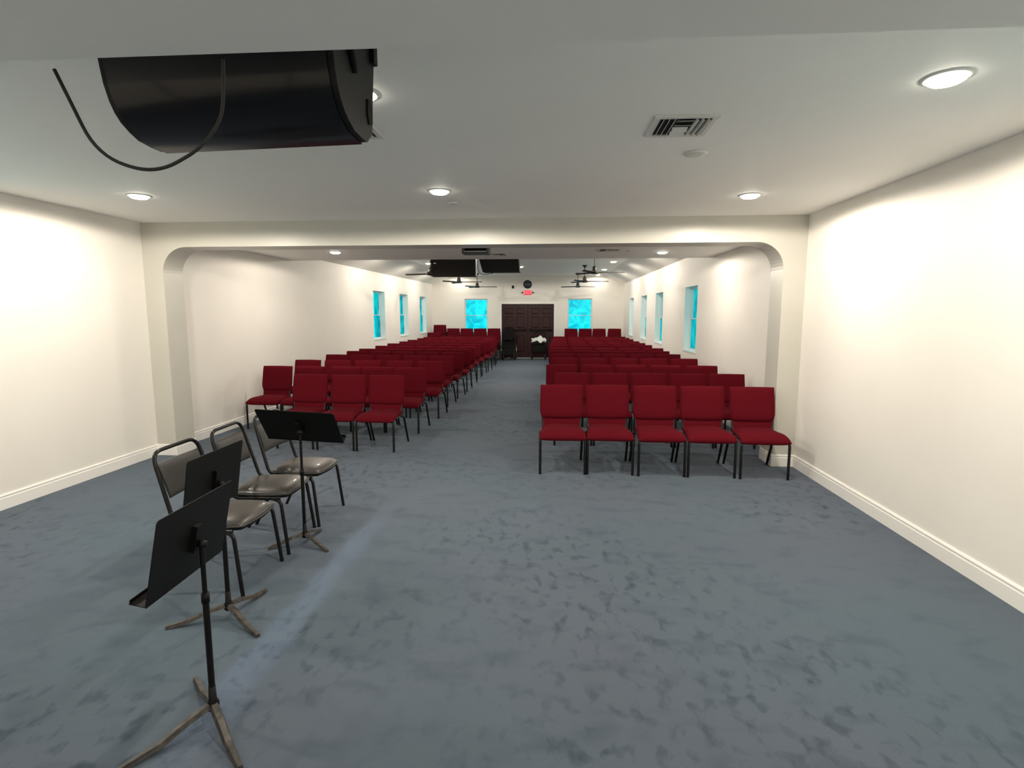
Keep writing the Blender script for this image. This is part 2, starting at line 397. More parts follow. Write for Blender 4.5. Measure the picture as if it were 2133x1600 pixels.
# ------------------------------------------------------------------ burgundy stacking chairs (face -y, origin on the floor)
def burgundy_chair():
    t = thing('padded_chair', 'x', 'chair')
    W = .2495
    def se(q, p): return max(0., 1 - abs(q) ** p) ** .5
    # seat: thick foam with a waterfall front
    def seat(sgn, th):
        def fn(u, v):
            k = min(1., max(0., (v + .45) / .65)); w = W - .0290 * k * k * (3 - 2 * k)
            y = -.072 + .243 * v
            drop = .030 * max(0., (-v - .25) / .75) ** 2
            zc = .418 - drop
            crown = .006 * (1 - u * u)
            return (u * w, y, zc + sgn * (th * se(u, 7) * se(v, 9)) + (crown if sgn > 0 else 0))
        return fn
    MB().pillow(seat(1, .048), seat(-1, .040), 14, 14).build('seat', M['red'], t)
    # upper back cushion
    def yb(z): return .135 + (z - .44) * .20
    def upper(sgn, th):
        def fn(u, v):
            z = .532 + (.897 - .532) * (v + 1) / 2
            k = (z - .532) / .10
            hw = .222 + (.0225 * math.sin(min(1, max(0, k)) * PI / 2)) - .006 * max(0, (z - .62) / .28)
            sag = -.010 * (1 - u * u) if z < .60 else 0
            z2 = z + sag * (1 - (z - .532) / .068 if z < .60 else 0) + .004 * (1 - u * u) * (1 if v > .9 else 0)
            return (u * hw, yb(z) - .006 + sgn * th * se(u, 8) * se(v, 8), z2)
        return fn
    MB().pillow(upper(-1, .040), upper(1, .024), 14, 14).build('backrest', M['red'], t)
    def lower(sgn, th):
        def fn(u, v):
            z = .425 + (.55 - .425) * (v + 1) / 2
            return (u * .222, yb(z) + .004 + sgn * th * se(u, 8) * se(v, 8), z)
        return fn
    MB().pillow(lower(-1, .022), lower(1, .018), 10, 6).build('lower_backrest', M['red'], t)
    fr = MB()
    for s in (-1, 1):
        x = s * .200
        fr.tube(fillet([(x, -.25, .368), (x, -.12, .380), (x, .10, .378), (s * .210, .145, .47), (s * .222, .205, .80)], .05), .0125, 8)
    fr.tube([(-.20, -.16, .372), (.20, -.16, .372)], .010, 6); fr.tube([(-.20, .08, .375), (.20, .08, .375)], .010, 6)
    fr.build('frame', M['black_metal'], t)
    for s in (-1, 1):
        x = s * .238
        MB().tube(fillet([(x, -.29, 0), (x, -.288, .385), (s * .200, -.215, .385)], .05, 4), .0142, 10).build('leg', M['black_metal'], t)
    for s in (-1, 1):
        MB().tube(fillet([(s * .238, .31, 0), (s * .238, .137, .371), (s * .200, .118, .380)], .016, 4), .0138, 10).build('leg', M['black_metal'], t)
    return t
CH = burgundy_chair(); used = [False]
def chair(x, y, z, rz, label, group):
    if not used[0]:
        used[0] = True; CH.location = (x, y, z); CH.rotation_euler = (0, 0, rz); CH['label'] = label; CH['group'] = group; return CH
    return dup(CH, (x, y, z), rz, label, group)
def rowname(r, n): return 'front row' if r == 0 else ('last row' if r == n - 1 else ordn[r] + ' row')
def seatname(k, n):
    return 'at the aisle end' if k == 0 else ('at the wall end' if k == n - 1 else ordn[k] + ' from the aisle')
GR, GL = 'burgundy chairs in rows beside the four-window wall', 'burgundy chairs in rows beside the three-window wall'
# right block: (y of the back tops, x of the aisle-side back edge, x of the wall-side back edge)
RR = [(6.29, None, None), (7.60, .05, 2.59), (8.83, -.066, 2.58), (10.17, -.005, 2.625), (11.28, -.017, 2.58), (12.2, -.05, 2.56), (13.27, -.05, 2.62),
      (14.6, -.045, 2.62), (15.6, -.03, 2.60), (16.6, -.01, 2.60), (17.95, .013, 2.62), (18.95, .04, 2.63), (19.95, .04, 2.62)]
FR = [(.127, 6.072), (.637, 6.085), (1.166, 6.060), (1.682, 6.052), (2.212, 6.025)]
for r, (yb_, xa, xb) in enumerate(RR):
    for k in range(5):
        lab = 'burgundy padded chair %s, %s of the block beside the four-window wall' % (seatname(k, 5), rowname(r, len(RR)))
        if r == 0:
            chair(FR[k][0], FR[k][1], 0, math.radians((1.0, -.6, .5, -.4, -1.)[k]), lab, GR)
        else:
            p = (xb - xa - .483) / 4; slack = max(0., p - .508)
            x = xa + .2415 + k * p + random.uniform(-.4, .4) * slack
            chair(x, yb_ - .22 + random.uniform(-.018, .018) - .01 * (k - 2), 0, math.radians(random.uniform(-.9, .9)), lab, GR)
# left block: (y at the wall end, y at the aisle end, x wall-side edge, x aisle-side edge)
RL = [(8.30, 8.20, -4.50, -1.862), (9.46, 9.34, -4.50, -1.815), (10.74, 10.50, -4.51, -1.86), (11.79, 11.48, -4.48, -1.845), (12.62, 12.50, -4.46, -1.825),
      (13.83, 13.58, -4.49, -1.863), (14.92, 14.76, -4.49, -1.885), (16.03, 15.80, -4.48, -1.88), (17.05, 16.80, -4.48, -1.83), (18.20, 18.0, -4.47, -1.83), (19.12, 19.0, -4.46, -1.90)]
for k, (x, yb_) in enumerate([(-2.155, 7.11), (-2.675, 7.14), (-3.215, 7.18)]):
    chair(x, yb_ - .22, 0, math.radians(-2.5), 'burgundy padded chair %s of the short three-chair front row' % ('at the aisle end', 'in the middle', 'at the wall end')[k], GL)
for r, (yo, ya, xo, xa) in enumerate(RL):
    rz = -math.atan2(yo - ya, xa - xo)
    for k in range(5):
        p = (xa - xo - .483) / 4; slack = max(0., p - .508)
        x = xa - .2415 - (k * p + random.uniform(-.4, .4) * slack if r else (0, .51, 1.02, 1.605, 2.135)[k])
        y = ya + (yo - ya) * k / 4 - .22 + random.uniform(-.012, .012)
        lab = 'burgundy padded chair %s, %s of the block beside the three-window wall' % (seatname(k, 5), ordn[r + 1] + ' row')
        chair(x, y, 0, rz + math.radians(random.uniform(-.5, .5)), lab, GL)
# last row by the wheelchair: the wall-end place holds two stacked chairs
for k in range(5):
    x = -2.17 - k * .523
    if k < 4:
        chair(x, 20.02 - .22, 0, math.radians(random.uniform(-1, 1)), 'burgundy padded chair %s, last unstacked row beside the three-window wall' % seatname(k, 5), GL)
    else:
        for q in range(2):
            chair(x, 20.02 - .22 - .10 * (q - 1), .13 * q, 0, '%s burgundy chair of the two stacked before the tall four-chair stack' % ('lower', 'upper')[q], GL)
# stacks against the end wall
def stack(x, n, desc, tilt=0.):
    names = {3: ('bottom', 'middle', 'top'), 4: ('bottom', 'second lowest', 'second highest', 'top')}[n]
    for q in range(n):
        chair(x, 20.90 - .22 + .10 * (n - 1 - q) - .08, .13 * q, 0, '%s burgundy chair of %s' % (names[q], desc), 'burgundy chairs stacked at the end wall')
stack(-4.195, 4, 'the tall stack in the three-window corner')
stack(-3.68, 3, 'the stack next to the tall stack')
stack(-3.172, 3, 'the middle stack of five in the three-window corner')
stack(-2.665, 3, 'the fourth stack of five, next to the door-side stack')
stack(-2.145, 3, 'the stack beside the wheelchair')
stack(.735, 3, 'the stack nearest the door, four-window side')
stack(1.262, 3, 'the second stack from the door, four-window side')
stack(1.77, 3, 'the third stack from the door, four-window side')
stack(2.335, 3, 'the stack in the four-window corner')

# ------------------------------------------------------------------ black vinyl chairs with steel hoop frame
def vinyl_chair():
    t = thing('banquet_chair', 'x', 'chair')
    def se(q, p): return max(0., 1 - abs(q) ** p) ** .5
    def outline(u, v):                         # rounded front, narrower rear
        w = .222 - .022 * max(0, v) ; f = 1.
        yy = -.035 + .205 * v
        if v < 0: yy -= .025 * (1 - u * u) * (-v)
        return u * w * (1 - .10 * max(0, -v - .55) / .45), yy
    def seat(sgn, th):
        def fn(u, v):
            x, y = outline(u, v)
            return (x, y, .425 + sgn * th * se(u, 5) * se(v, 6) + (.008 * (1 - u * u) * (1 - v * v) if sgn > 0 else 0))
        return fn
    s = MB().pillow(seat(1, .040), seat(-1, .006), 16, 16).build('seat', M['vinyl'], t)
    rim = [outline(u, v) for u, v in [(-1 + i / 8, -1) for i in range(17)] + [(1, -1 + i / 8) for i in range(1, 17)] + [(1 - i / 8, 1) for i in range(1, 17)] + [(-1, 1 - i / 8) for i in range(1, 17)]]
    MB().tube([(x * 1.005, y * 1.005, .425) for x, y in rim], .006, 6, cap=False).build('piping', M['vinyl_back'], s)
    MB().prism([(x * .95, y * .95) for x, y in rim[:-1]], .400, .420, 'z').build('seat_base', M['matte_black'], t)
    def back(sgn, th):
        def fn(u, v):
            z = .59 + .215 * (v + 1) / 2
            hw = .200 - .004 * (1 - v)
            return (u * hw, .165 + (z - .45) * .28 + .012 * (1 - u * u) + sgn * th * se(u, 6) * se(v, 6), z)
        return fn
    MB().pillow(back(-1, .020), back(1, .012), 12, 10).build('backrest', M['vinyl_back'], t)
    fr = MB()
    path = [(-.235, -.20, .405), (-.235, .10, .405), (-.230, .160, .44), (-.213, .282, .876), (.213, .282, .876), (.230, .160, .44), (.235, .10, .405), (.235, -.20, .405)]
    fr.tube(fillet(path, .085, 7), .0125, 10)
    fr.tube([(-.235, -.1, .395), (.235, -.1, .395)], .010, 8); fr.tube([(-.235, .09, .395), (.235, .09, .395)], .010, 8)
    fr.build('frame', M['black_metal'], t)
    for s_ in (-1, 1):
        MB().tube(fillet([(s_ * .25, -.25, 0), (s_ * .237, -.205, .39), (s_ * .235, -.13, .408)], .05, 5), .0125, 10).build('leg', M['black_metal'], t)
    for s_ in (-1, 1):
        MB().tube(fillet([(s_ * .248, .28, 0), (s_ * .236, .09, .385), (s_ * .235, .02, .400)], .05, 5), .0125, 10).build('leg', M['black_metal'], t)
    return t
vc = vinyl_chair(); vg = 'black vinyl chairs facing the aisle'
vc.location = (-2.095, 4.423, 0); vc.rotation_euler = (0, 0, math.radians(88.8)); vc['group'] = vg
vc['label'] = 'black hoop-backed vinyl chair behind the music stand with the level desk'
dup(vc, (-2.115, 3.884, 0), math.radians(93.3), 'black hoop-backed vinyl chair in the middle of the three', vg)
dup(vc, (-2.095, 3.288, 0), math.radians(90.6), 'black hoop-backed vinyl chair behind the steeply tilted music stand', vg)

# ------------------------------------------------------------------ music stands
def music_stand(x, y, rz, desk_z, tilt, foot_angles, w, h, label, r0=.27, desk_yaw=0., shift=0., roll=0.):
    t = thing('music_stand', label, 'music stand', (x, y, 0), 0, 'black music stands by the vinyl chairs')
    MB().lathe([(.016, .05), (.024, .06), (.024, .085), (.016, .10), (.014, .16)], n=14).build('hub', M['stand_metal'], t)
    MB().tube([(0, 0, .07), (0, 0, .55)], .0125, 10).tube([(0, 0, .53), (0, 0, desk_z)], .0095, 10).lathe([(.016, .53), (.016, .57)], n=10).build('pole', M['stand_metal'], t)
    for a in foot_angles:
        a = math.radians(a); d = Vector((math.cos(a), math.sin(a), 0)); s = Vector((-d.y, d.x, 0))
        m = MB(); prof = [(0.012, .085, .019), (.10, .065, .019), (.20, .028, .017), (r0, .012, .012)]
        rings = []
        for (q, z, hw) in prof:
            c = d * q; rings.append([c + s * hw + Vector((0, 0, z - .012)), c - s * hw + Vector((0, 0, z - .012)), c - s * hw * .6 + Vector((0, 0, z + .006)), c + s * hw * .6 + Vector((0, 0, z + .006))])
        vs = [p for g in rings for p in g]; fs = []
        for i in range(3):
            for k in range(4): fs.append((i * 4 + k, i * 4 + (k + 1) % 4, i * 4 + 4 + (k + 1) % 4, i * 4 + 4 + k))
        fs += [(0, 1, 2, 3), (12, 15, 14, 13)]
        m.add(vs, fs).build('leg', M['stand_foot'], t)
    # desk: player stands on the local +y side, lip on that side
    R_ = Matrix.Rotation(desk_yaw, 3, 'Z'); ex = R_ @ Vector((1, 0, 0)); ny = R_ @ Vector((0, 1, 0))
    dn = (ny * math.sin(tilt) - Vector((0, 0, 1)) * math.cos(tilt)); nrm = ex.cross(dn)      # dn points down the desk, nrm to the player/up
    if nrm.dot(ny) < 0: nrm = -nrm
    ex, dn = ex * math.cos(roll) + dn * math.sin(roll), dn * math.cos(roll) - ex * math.sin(roll)
    c = Vector((0, 0, desk_z)) + nrm * .03 + ex * shift
    m = MB(); pr = []; rr = .016
    for sx, sy, a0 in ((1, 1, 0), (-1, 1, 90), (-1, -1, 180), (1, -1, 270)):
        for k in range(5):
            an = math.radians(a0 + k * 22.5); r_ = rr if sy > 0 else .006
            pr.append((sx * (w / 2 - r_) + r_ * math.cos(an), sy * (h / 2 - r_) + r_ * math.sin(an)))
    n = len(pr)
    f = [c + ex * p[0] - dn * p[1] for p in pr]
    vs = f + [p + nrm * .004 for p in f]
    m.add(vs, [tuple(range(n))[::-1], tuple(range(n, 2 * n))] + [(i, (i + 1) % n, n + (i + 1) % n, n + i) for i in range(n)])
    dk = m.build('desk', M['stand_metal'], t)
    lip = MB(); b0 = c + dn * (h / 2)
    lip.obox(b0 + nrm * .030, ex * (w / 2), nrm * .032, dn * .0015); lip.obox(b0 + nrm * .062 - dn * .008, ex * (w / 2), nrm * .0012, dn * .010)
    lip.build('lip', M['stand_metal'], dk)
    mt = MB(); mt.obox(c - nrm * .010, ex * .02, nrm * .010, dn * .055); mt.lathe([(.014, -.02), (.014, .02)], Vector((0, 0, desk_z - .02)), 10, 'x')
    mt.build('tilt_bracket', M['stand_metal'], t)
    return t
D = math.radians
music_stand(-1.812, 3.831, 0, .866, D(38), (-30, 88, 208), .580, .325, 'black music stand with level desk before the farthest vinyl chair', .255, D(-2), -.012, D(3.2))
music_stand(-1.794, 2.815, 0, .80, D(9), (-33, 80, 205), .50, .335, 'black music stand with steep desk before the nearest vinyl chair', .31, D(90))
music_stand(-1.40, 2.045, 0, .80, D(12), (-43.5, 135, 235), .50, .335, 'black music stand nearest the camera, only its foot tip showing', .345, D(92))

# ------------------------------------------------------------------ recessed lights
def lamp(x, y, z, watts, label, tilt=0., group='recessed ceiling lights', r=.078):
    t = thing('ceiling_light', label, 'ceiling light', (x, y, z), 0, group); t.rotation_euler = (0, tilt, 0)
    MB().lathe([(r, -.002), (r, -.010), (r * 1.28, -.004), (r * 1.28, 0), (r, 0)], n=28).build('trim_ring', M['plastic'], t)
    MB().lathe([(r, -.004), (r * .95, -.016), (r * .75, -.026), (r * .4, -.031), (.001, -.032)], n=28).build('lens', M['lamp'], t)
    ld = bpy.data.lights.new('downlight', 'SPOT'); ld.spot_size = D(178); ld.spot_blend = .12; ld.shadow_soft_size = r * .9; ld.energy = watts; ld.color = (1., .90, .76)
    lo = bpy.data.objects.new('downlight', ld); COL.objects.link(lo); lo.parent = t; lo.location = (0, 0, -.045)
    return t
PW = 76.
lamp(-.965, 4.86, ZN, PW * 1.3, 'round recessed light in the near ceiling above the aisle')
lamp(1.747, 5.22, ZN, PW * 1.12, 'round recessed light in the near ceiling, four-window side')
lamp(-3.67, 4.86, ZN, PW * 1.12, 'round recessed light in the near ceiling by the three-window side wall')
lamp(-3.67, 2.75, ZN, PW * 1.12, 'round recessed light in the near ceiling close to the viewpoint, three-window side')
lamp(-.930, 2.75, ZN, PW * .85, 'round recessed light half hidden by the big hanging loudspeaker')
lamp(-3.37, 8.62, ZS, PW * .88, 'round recessed light in the soffit, three-window side')
lamp(1.715, 8.97, ZS, PW * .88, 'round recessed light in the soffit, four-window side')
for k, (x, y) in enumerate([(-2.6, .2), (.2, .2), (1.9, .2), (-2.6, -1.8), (.2, -1.8), (1.9, -1.8)]):  # unseen lamps added behind the camera to lift the near room's brightness
    lamp(x, y, ZN, PW * (.10 if y > 0 else .8), 'added fill light in the ceiling behind the viewpoint, out of view')
lamp(1.747, 2.75, ZN, PW * 1.12, 'round recessed light in the near ceiling close to the four-window side wall')
for k, y in enumerate((13.2, 15.95, 18.55, 20.95)):
    lamp(-3.52, y, ZH, PW * (.18 if k == 3 else .88), 'round recessed light over the three-window side, %s back in the hall' % ordn[k])
for k, y in enumerate((13.15, 15.8, 18.5, 20.95)):
    lamp(1.70, y, ZH, PW * (.18 if k == 3 else .88), 'round recessed light over the four-window side, %s back in the hall' % ordn[k])
for k, y in enumerate((13.6, 17.25)):
    lamp(-.952, y, ZH, PW * 1.5, 'round recessed light over the aisle, %s back in the hall' % ordn[k])

# ------------------------------------------------------------------ ceiling fans
def fan():
    t = thing('ceiling_fan', 'x', 'ceiling fan')
    MB().lathe([(.075, 0), (.075, -.012), (.018, -.075), (.012, -.08)], n=20).build('canopy', M['dark_fan'], t)
    MB().tube([(0, 0, -.05), (0, 0, -.36)], .011, 8).build('downrod', M['dark_fan'], t)
    MB().lathe([(.018, -.32), (.045, -.345), (.058, -.40), (.062, -.44), (.10, -.465), (.105, -.485), (.09, -.50), (.04, -.51)], n=24).build('motor_housing', M['dark_fan'], t)
    for k in range(3):
        a = 2 * PI * k / 3; d = Vector((math.cos(a), math.sin(a), 0)); s = Vector((-d.y, d.x, 0))
        m = MB(); st = [(.08, .022), (.16, .045), (.30, .062), (.50, .056), (.68, .042), (.71, .020)]
        vs = []
        for (q, hw) in st:
            for e, zz in ((-1, -.012), (1, .012)):
                vs.append(d * q + s * hw * e + Vector((0, 0, -.472 + zz + .004)))
            for e, zz in ((1, .012), (-1, -.012)):
                vs.append(d * q + s * hw * e + Vector((0, 0, -.472 + zz - .004)))
        fs = []
        for i in range(len(st) - 1):
            for q in range(4): fs.append((i * 4 + q, i * 4 + (q + 1) % 4, i * 4 + 4 + (q + 1) % 4, i * 4 + 4 + q))
        fs += [(0, 1, 2, 3), tuple(len(vs) - 1 - i for i in range(4))]
        m.add(vs, fs).build('blade', M['fan_blade'], t)
    return t
F0 = fan(); fg = 'dark ceiling fans'
for i, (x, y, a, side, nth) in enumerate([(.995, 13.3, 5, 'four', 'nearest'), (.98, 16.9, 2, 'four', 'middle'), (.925, 20.0, 25, 'four', 'farthest'),
                                          (-2.94, 13.5, 160, 'three', 'nearest'), (-2.82, 17.0, -3, 'three', 'middle'), (-2.66, 20.0, 2, 'three', 'farthest')]):
    lab = 'dark three-bladed ceiling fan, %s of three on the %s-window side' % (nth, side)
    if i == 0: F0.location = (x, y, ZH); F0.rotation_euler = (0, 0, D(a)); F0['label'] = lab; F0['group'] = fg
    else: dup(F0, (x, y, ZH), D(a), lab, fg)

# ------------------------------------------------------------------ ceiling vents, detectors
def vent(x, y, z, w, label):
    t = thing('ceiling_vent', label, 'vent', (x, y, z), 0, 'white ceiling vents'); h = w / 2; b = .035
    MB().box(-h + b, -h + b, -.003, h - b, h - b, 0).build('backing', M['vent_dark'], t)
    m = MB()
    for x0, y0, x1, y1 in ((-h, -h, h, -h + b), (-h, h - b, h, h), (-h, -h + b, -h + b, h - b), (h - b, -h + b, h, h - b)): m.box(x0, y0, -.010, x1, y1, 0)
    m.build('vent_frame', M['vent'], t, bevel=.003)
    i = h - b
    for k in range(3):                         # side banks blow sideways, the middle bank blows fore and aft
        q = -i + .018 + k * .030
        MB().obox((q, 0, -.012), (.004, 0, .009), (0, i, 0), (.0012, 0, -.0006)).build('slat', M['vent'], t)
        MB().obox((-q, 0, -.012), (-.004, 0, .009), (0, i, 0), (.0012, 0, .0006)).build('slat', M['vent'], t)
    mi = i - .095
    for k in range(4):
        yy = -i + .03 + k * (2 * i - .06) / 3
        MB().obox((0, yy, -.010), (mi, 0, 0), (0, .022, .008 * (1 if k < 2 else -1)), (0, 0, .0012)).build('slat', M['vent'], t)
vent(.715, 3.32, ZN, .345, 'square white air vent in the near ceiling beside the round detector')
vent(-1.175, 3.24, ZN, .345, 'square white air vent mostly hidden behind the big hanging loudspeaker')
vent(-.90, 9.12, ZS, .345, 'small white air vent in the soffit beside the dark grey box')
vent(.86, 8.62, ZS, .345, 'small white air vent in the soffit, four-window side')
def disc(x, y, z, r, label):
    o = MB().lathe([(r, 0), (r, -.006), (r * .95, -.011), (r * .5, -.013), (.002, -.013)], n=28).build('smoke_detector', M['plastic'], loc=(x, y, z))
    tag(o, label, 'detector', 'round white ceiling detectors')
disc(.936, 3.872, ZN, .073, 'round white ceiling disc beside the near square vent')
disc(-.94, 5.39, ZN, .05, 'small white ceiling disc by the recessed light above the aisle')
disc(1.17, 8.75, ZS, .045, 'small white disc in the soffit by the vent, four-window side')

# ------------------------------------------------------------------ big hanging loudspeaker near the camera
t = thing('loudspeaker', 'large glossy black loudspeaker with curved front hung by the near bulkhead', 'loudspeaker', (-.70, 2.05, 2.338), D(-4.5), 'hanging black loudspeakers')
pf = [(.175, .375), (-.20, .375), (-.178, .212), (-.150, .110), (-.106, .050), (-.03, .009), (.083, 0), (.132, .044)]
fine = [(-.20, .375), (-.19, .29), (-.178, .212), (-.168, .16), (-.150, .110), (-.131, .077), (-.106, .050), (-.07, .027), (-.03, .009), (.03, .002), (.083, 0)]
pf2 = [(.175, .375)] + fine + [(.132, .044)]
L_ = .86
MB().prism(pf2, -L_, 0, 'x').build('cabinet', M['speaker'], t, bevel=.004)
g = MB(); e = .006; n = len(fine)
off = []
for i, p in enumerate(fine):
    a, b = Vector(fine[max(0, i - 1)]), Vector(fine[min(n - 1, i + 1)]); d = (b - a).normalized(); nn = Vector((-d.y, d.x))
    if nn.dot(Vector((-1, -1))) < 0: nn = -nn
    off.append((p[0] + nn.x * e, p[1] + nn.y * e))
vs = [(x, p[0], p[1]) for x in (-L_ + .022, -.022) for p in off] + [(x, p[0], p[1]) for x in (-L_ + .022, -.022) for p in fine]
g.add(vs[:2 * n], [(i, i + 1, n + i + 1, n + i) for i in range(n - 1)], True)
fs = [(i, 2 * n + i, 2 * n + i + 1, i + 1) for i in range(n - 1)] + [(n + i, n + i + 1, 3 * n + i + 1, 3 * n + i) for i in range(n - 1)]
fs += [(0, n, 3 * n, 2 * n), (n - 1, 3 * n - 1, 4 * n - 1, 2 * n - 1)]
g.add(vs, fs, False).build('curved_front', M['speaker_front'], t)
MB().tube(fillet([(.004, -.112, .330), (.010, -.085, .300), (.010, -.045, .240), (.004, -.02, .205)], .03), .011, 8).build('side_handle', M['matte_black'], t)
MB().prism([(.085, .155), (.112, .155), (.128, .120), (.125, .075), (.095, .068), (.083, .1)], -.01, .006, 'x').build('port', M['matte_black'], t)
for bx in ((-.004, .13, .30, .016, .165, .405), (-L_ + .1, .02, .375, -L_ + .13, .05, .41), (-.15, .02, .375, -.12, .05, .41)):
    MB().box(*bx).build('hanging_bracket', M['stand_metal'], t)
cb = MB().tube(fillet([(-.985, 1.70, 2.455), (-1.00, 1.72, 2.38), (-1.02, 1.735, 2.30), (-1.10, 1.745, 2.215), (-1.26, 1.75, 2.14), (-1.45, 1.75, 2.20), (-1.55, 1.73, 2.455)], .12, 8), .0055, 8).build('hanging_cable', M['rubber'])
tag(cb, 'thin black cable drooping in front of the big loudspeaker', 'cable')

# loudspeakers hung in the hall behind the soffit
def hall_speaker(x, y, z, rz, w, h, d, skew, label):
    t = thing('loudspeaker', label, 'loudspeaker', (x, y, z), rz, 'hanging black loudspeakers')
    pr = [(-w / 2 + skew * .6, h), (-w / 2 + skew, 0), (w / 2, 0), (w / 2 - skew * .25, h)]
    MB().prism([(-w / 2, h), (-w / 2 + skew, 0), (w / 2, 0), (w / 2 - abs(skew) * .3, h)], -d / 2, d / 2, 'y').build('cabinet', M['speaker_hall'], t, bevel=.008)
    top = ZH - z
    for sx in (-.3, .3): MB().box(sx * w - .012, -.012, h - .02, sx * w + .012, .012, top).build('hanging_bracket', M['stand_metal'], t)
    return t
t = hall_speaker(-1.85, 10.62, 2.405, D(2.5), .845, .36, .30, 0., 'black hanging loudspeaker with small badge behind the soffit')
MB().box(-.365, -.158, .225, -.32, -.15, .245).build('badge', M['chrome'], t)
m = MB()
for zz in (.05, .12, .19): m.lathe([(.006, -.15), (.006, -.158)], (-.405, 0, zz), 8, 'y')
m.build('rigging_bolt', M['chrome'], t)
hall_speaker(-1.00, 10.75, 2.485, D(-2), .80, .36, .28, .10, 'black hanging loudspeaker with slanted ends beside the badged loudspeaker')
cb = MB().tube(fillet([(-1.412, 10.70, 2.70), (-1.412, 10.70, 2.55), (-1.36, 10.70, 2.455), (-1.24, 10.71, 2.446), (-1.12, 10.72, 2.470)], .1, 6), .005, 6).build('hanging_cable', M['rubber'])
tag(cb, 'thin dark cable looping between the two hall loudspeakers', 'cable')

# dark grey box under the soffit
t = thing('ceiling_projector', 'dark grey box with a black slot hung under the soffit behind the arch', 'projector', (-1.035, 7.72, 2.512))
m = MB(); w, h = .182, .148
m.box(-w, -.12, 0, w, .12, .022); m.box(-w, -.12, .085, w, .12, h); m.box(-w, -.12, .022, -w + .03, .12, .085); m.box(w - .03, -.12, .022, w, .12, .085)
m.build('casing', M['grey_box'], t, bevel=.003)
MB().box(-w + .03, -.06, .022, w - .03, .10, .085).build('slot', M['matte_black'], t)
MB().box(-w + .03, -.115, .024, w - .03, -.10, .034).build('light_bar', M['vent'], t)

# ------------------------------------------------------------------ things on the end wall
t = thing('exit_sign', 'red lit exit sign above the double door', 'exit sign', (-.905, YB, 2.505))
MB().box(-.155, -.05, -.095, .155, 0, .095).build('housing', M['plastic'], t, bevel=.006)
MB().box(-.145, -.054, -.085, .145, -.049, .085).build('face', M['exit_red'], t)
cu = bpy.data.curves.new('letters', 'FONT'); cu.body = 'EXIT'; cu.size = .155; cu.align_x = 'CENTER'; cu.align_y = 'CENTER'; cu.extrude = .002; cu.materials.append(M['exit_letter'])
tmp = bpy.data.objects.new('text_source', cu); COL.objects.link(tmp); bpy.context.view_layer.update()
me = bpy.data.meshes.new_from_object(tmp.evaluated_get(bpy.context.evaluated_depsgraph_get())); bpy.data.objects.remove(tmp)
if not me.materials: me.materials.append(M['exit_letter'])
fo = bpy.data.objects.new('letters', me); COL.objects.link(fo); fo.parent = t; fo.location = (0, -.058, 0); fo.rotation_euler = (PI / 2, 0, 0)
for s in (-1, 1):
    MB().lathe([(.02, -.03), (.034, -.05), (.036, -.085), (.03, -.09)], (s * .2, 0, .0), 14, 'y').build('emergency_lamp', M['grey_box'], t)
t = thing('wall_clock', 'round dark wall clock above the exit sign', 'clock', (-.911, YB, 2.813))
MB().lathe([(.155, 0), (.158, -.03), (.145, -.036), (.138, -.022)], n=36, axis='y').build('rim', M['matte_black'], t)
MB().lathe([(.14, -.02), (.139, -.024), (.001, -.025)], n=36, axis='y').build('dial', M['clock_face'], t)
m = MB(); m.obox((.0, -.030, .045), (.004, 0, 0), (0, .001, 0), (0, 0, .05)); m.obox((-.028, -.032, -.016), (.03, 0, .017), (0, .001, 0), (.002, 0, -.0035))
m.build('hands', M['grey_box'], t)
o = MB().box(-.035, -.05, -.055, .035, 0, .055).box(-.02, -.08, -.02, .02, -.05, .02).build('wall_sensor', M['matte_black'], loc=(-1.468, YB, 2.716), bevel=.004)
tag(o, 'small black sensor box on the end wall beside the clock', 'sensor')

# ------------------------------------------------------------------ wheelchair with a coat, walker with a white cloth
def wheel(m_t, parent, c, r, th, name, spokes=10, rim=True):
    c = Vector(c)
    def ring(rr, tr, n=30): return [(0, rr * math.cos(2 * PI * k / n), rr * math.sin(2 * PI * k / n)) for k in range(n + 1)]
    w = MB().tube([c + Vector(p) for p in ring(r - th, th)], th, 8, cap=False).build(name, M['rubber'], parent)
    s = MB()
    for k in range(spokes):
        a = 2 * PI * k / spokes; s.tube([c, c + Vector((0, (r - th) * math.cos(a), (r - th) * math.sin(a)))], .003 if r > .2 else .008, 5)
    s.lathe([(.02, -.03), (.02, .03)], c, 10, 'x'); s.build('spokes', M['stand_metal'], w)
    if rim: MB().tube([c + Vector((.035 * (1 if c.x > 0 else -1), 0, 0)) + Vector(p) for p in ring(r - .045, .01)], .009, 6, cap=False).build('hand_rim', M['chrome'], w)
t = thing('wheelchair', 'black wheelchair with a dark coat over its back before the double door', 'wheelchair', (-1.575, 20.72, 0), D(3))
for s in (-1, 1): wheel(M, t, (s * .252, .10, .30), .30, .016, 'wheel')
for s in (-1, 1): wheel(M, t, (s * .21, -.30, .085), .085, .017, 'caster', 5, False)
MB().box(-.22, -.22, .45, .22, .20, .50).build('seat', M['matte_black'], t, bevel=.015)
MB().box(-.205, .20, .50, .205, .235, 1.05).build('backrest', M['matte_black'], t, bevel=.012)
m = MB()
for s in (-1, 1):
    m.tube(fillet([(s * .215, .36, 1.03), (s * .215, .22, 1.02), (s * .215, .20, .20)], .04), .012, 8)
    m.tube(fillet([(s * .215, .21, .44), (s * .215, -.26, .44), (s * .20, -.34, .22), (s * .18, -.42, .10)], .06), .011, 8)
    m.tube([(s * .215, .21, .20), (s * .20, -.30, .17)], .011, 8); m.tube([(s * .20, -.30, .18), (s * .20, -.30, .09)], .010, 8)
m.tube([(-.215, .1, .2), (.215, .0, .43)], .010, 6); m.tube([(.215, .1, .2), (-.215, .0, .43)], .010, 6)
m.build('frame', M['black_metal'], t)
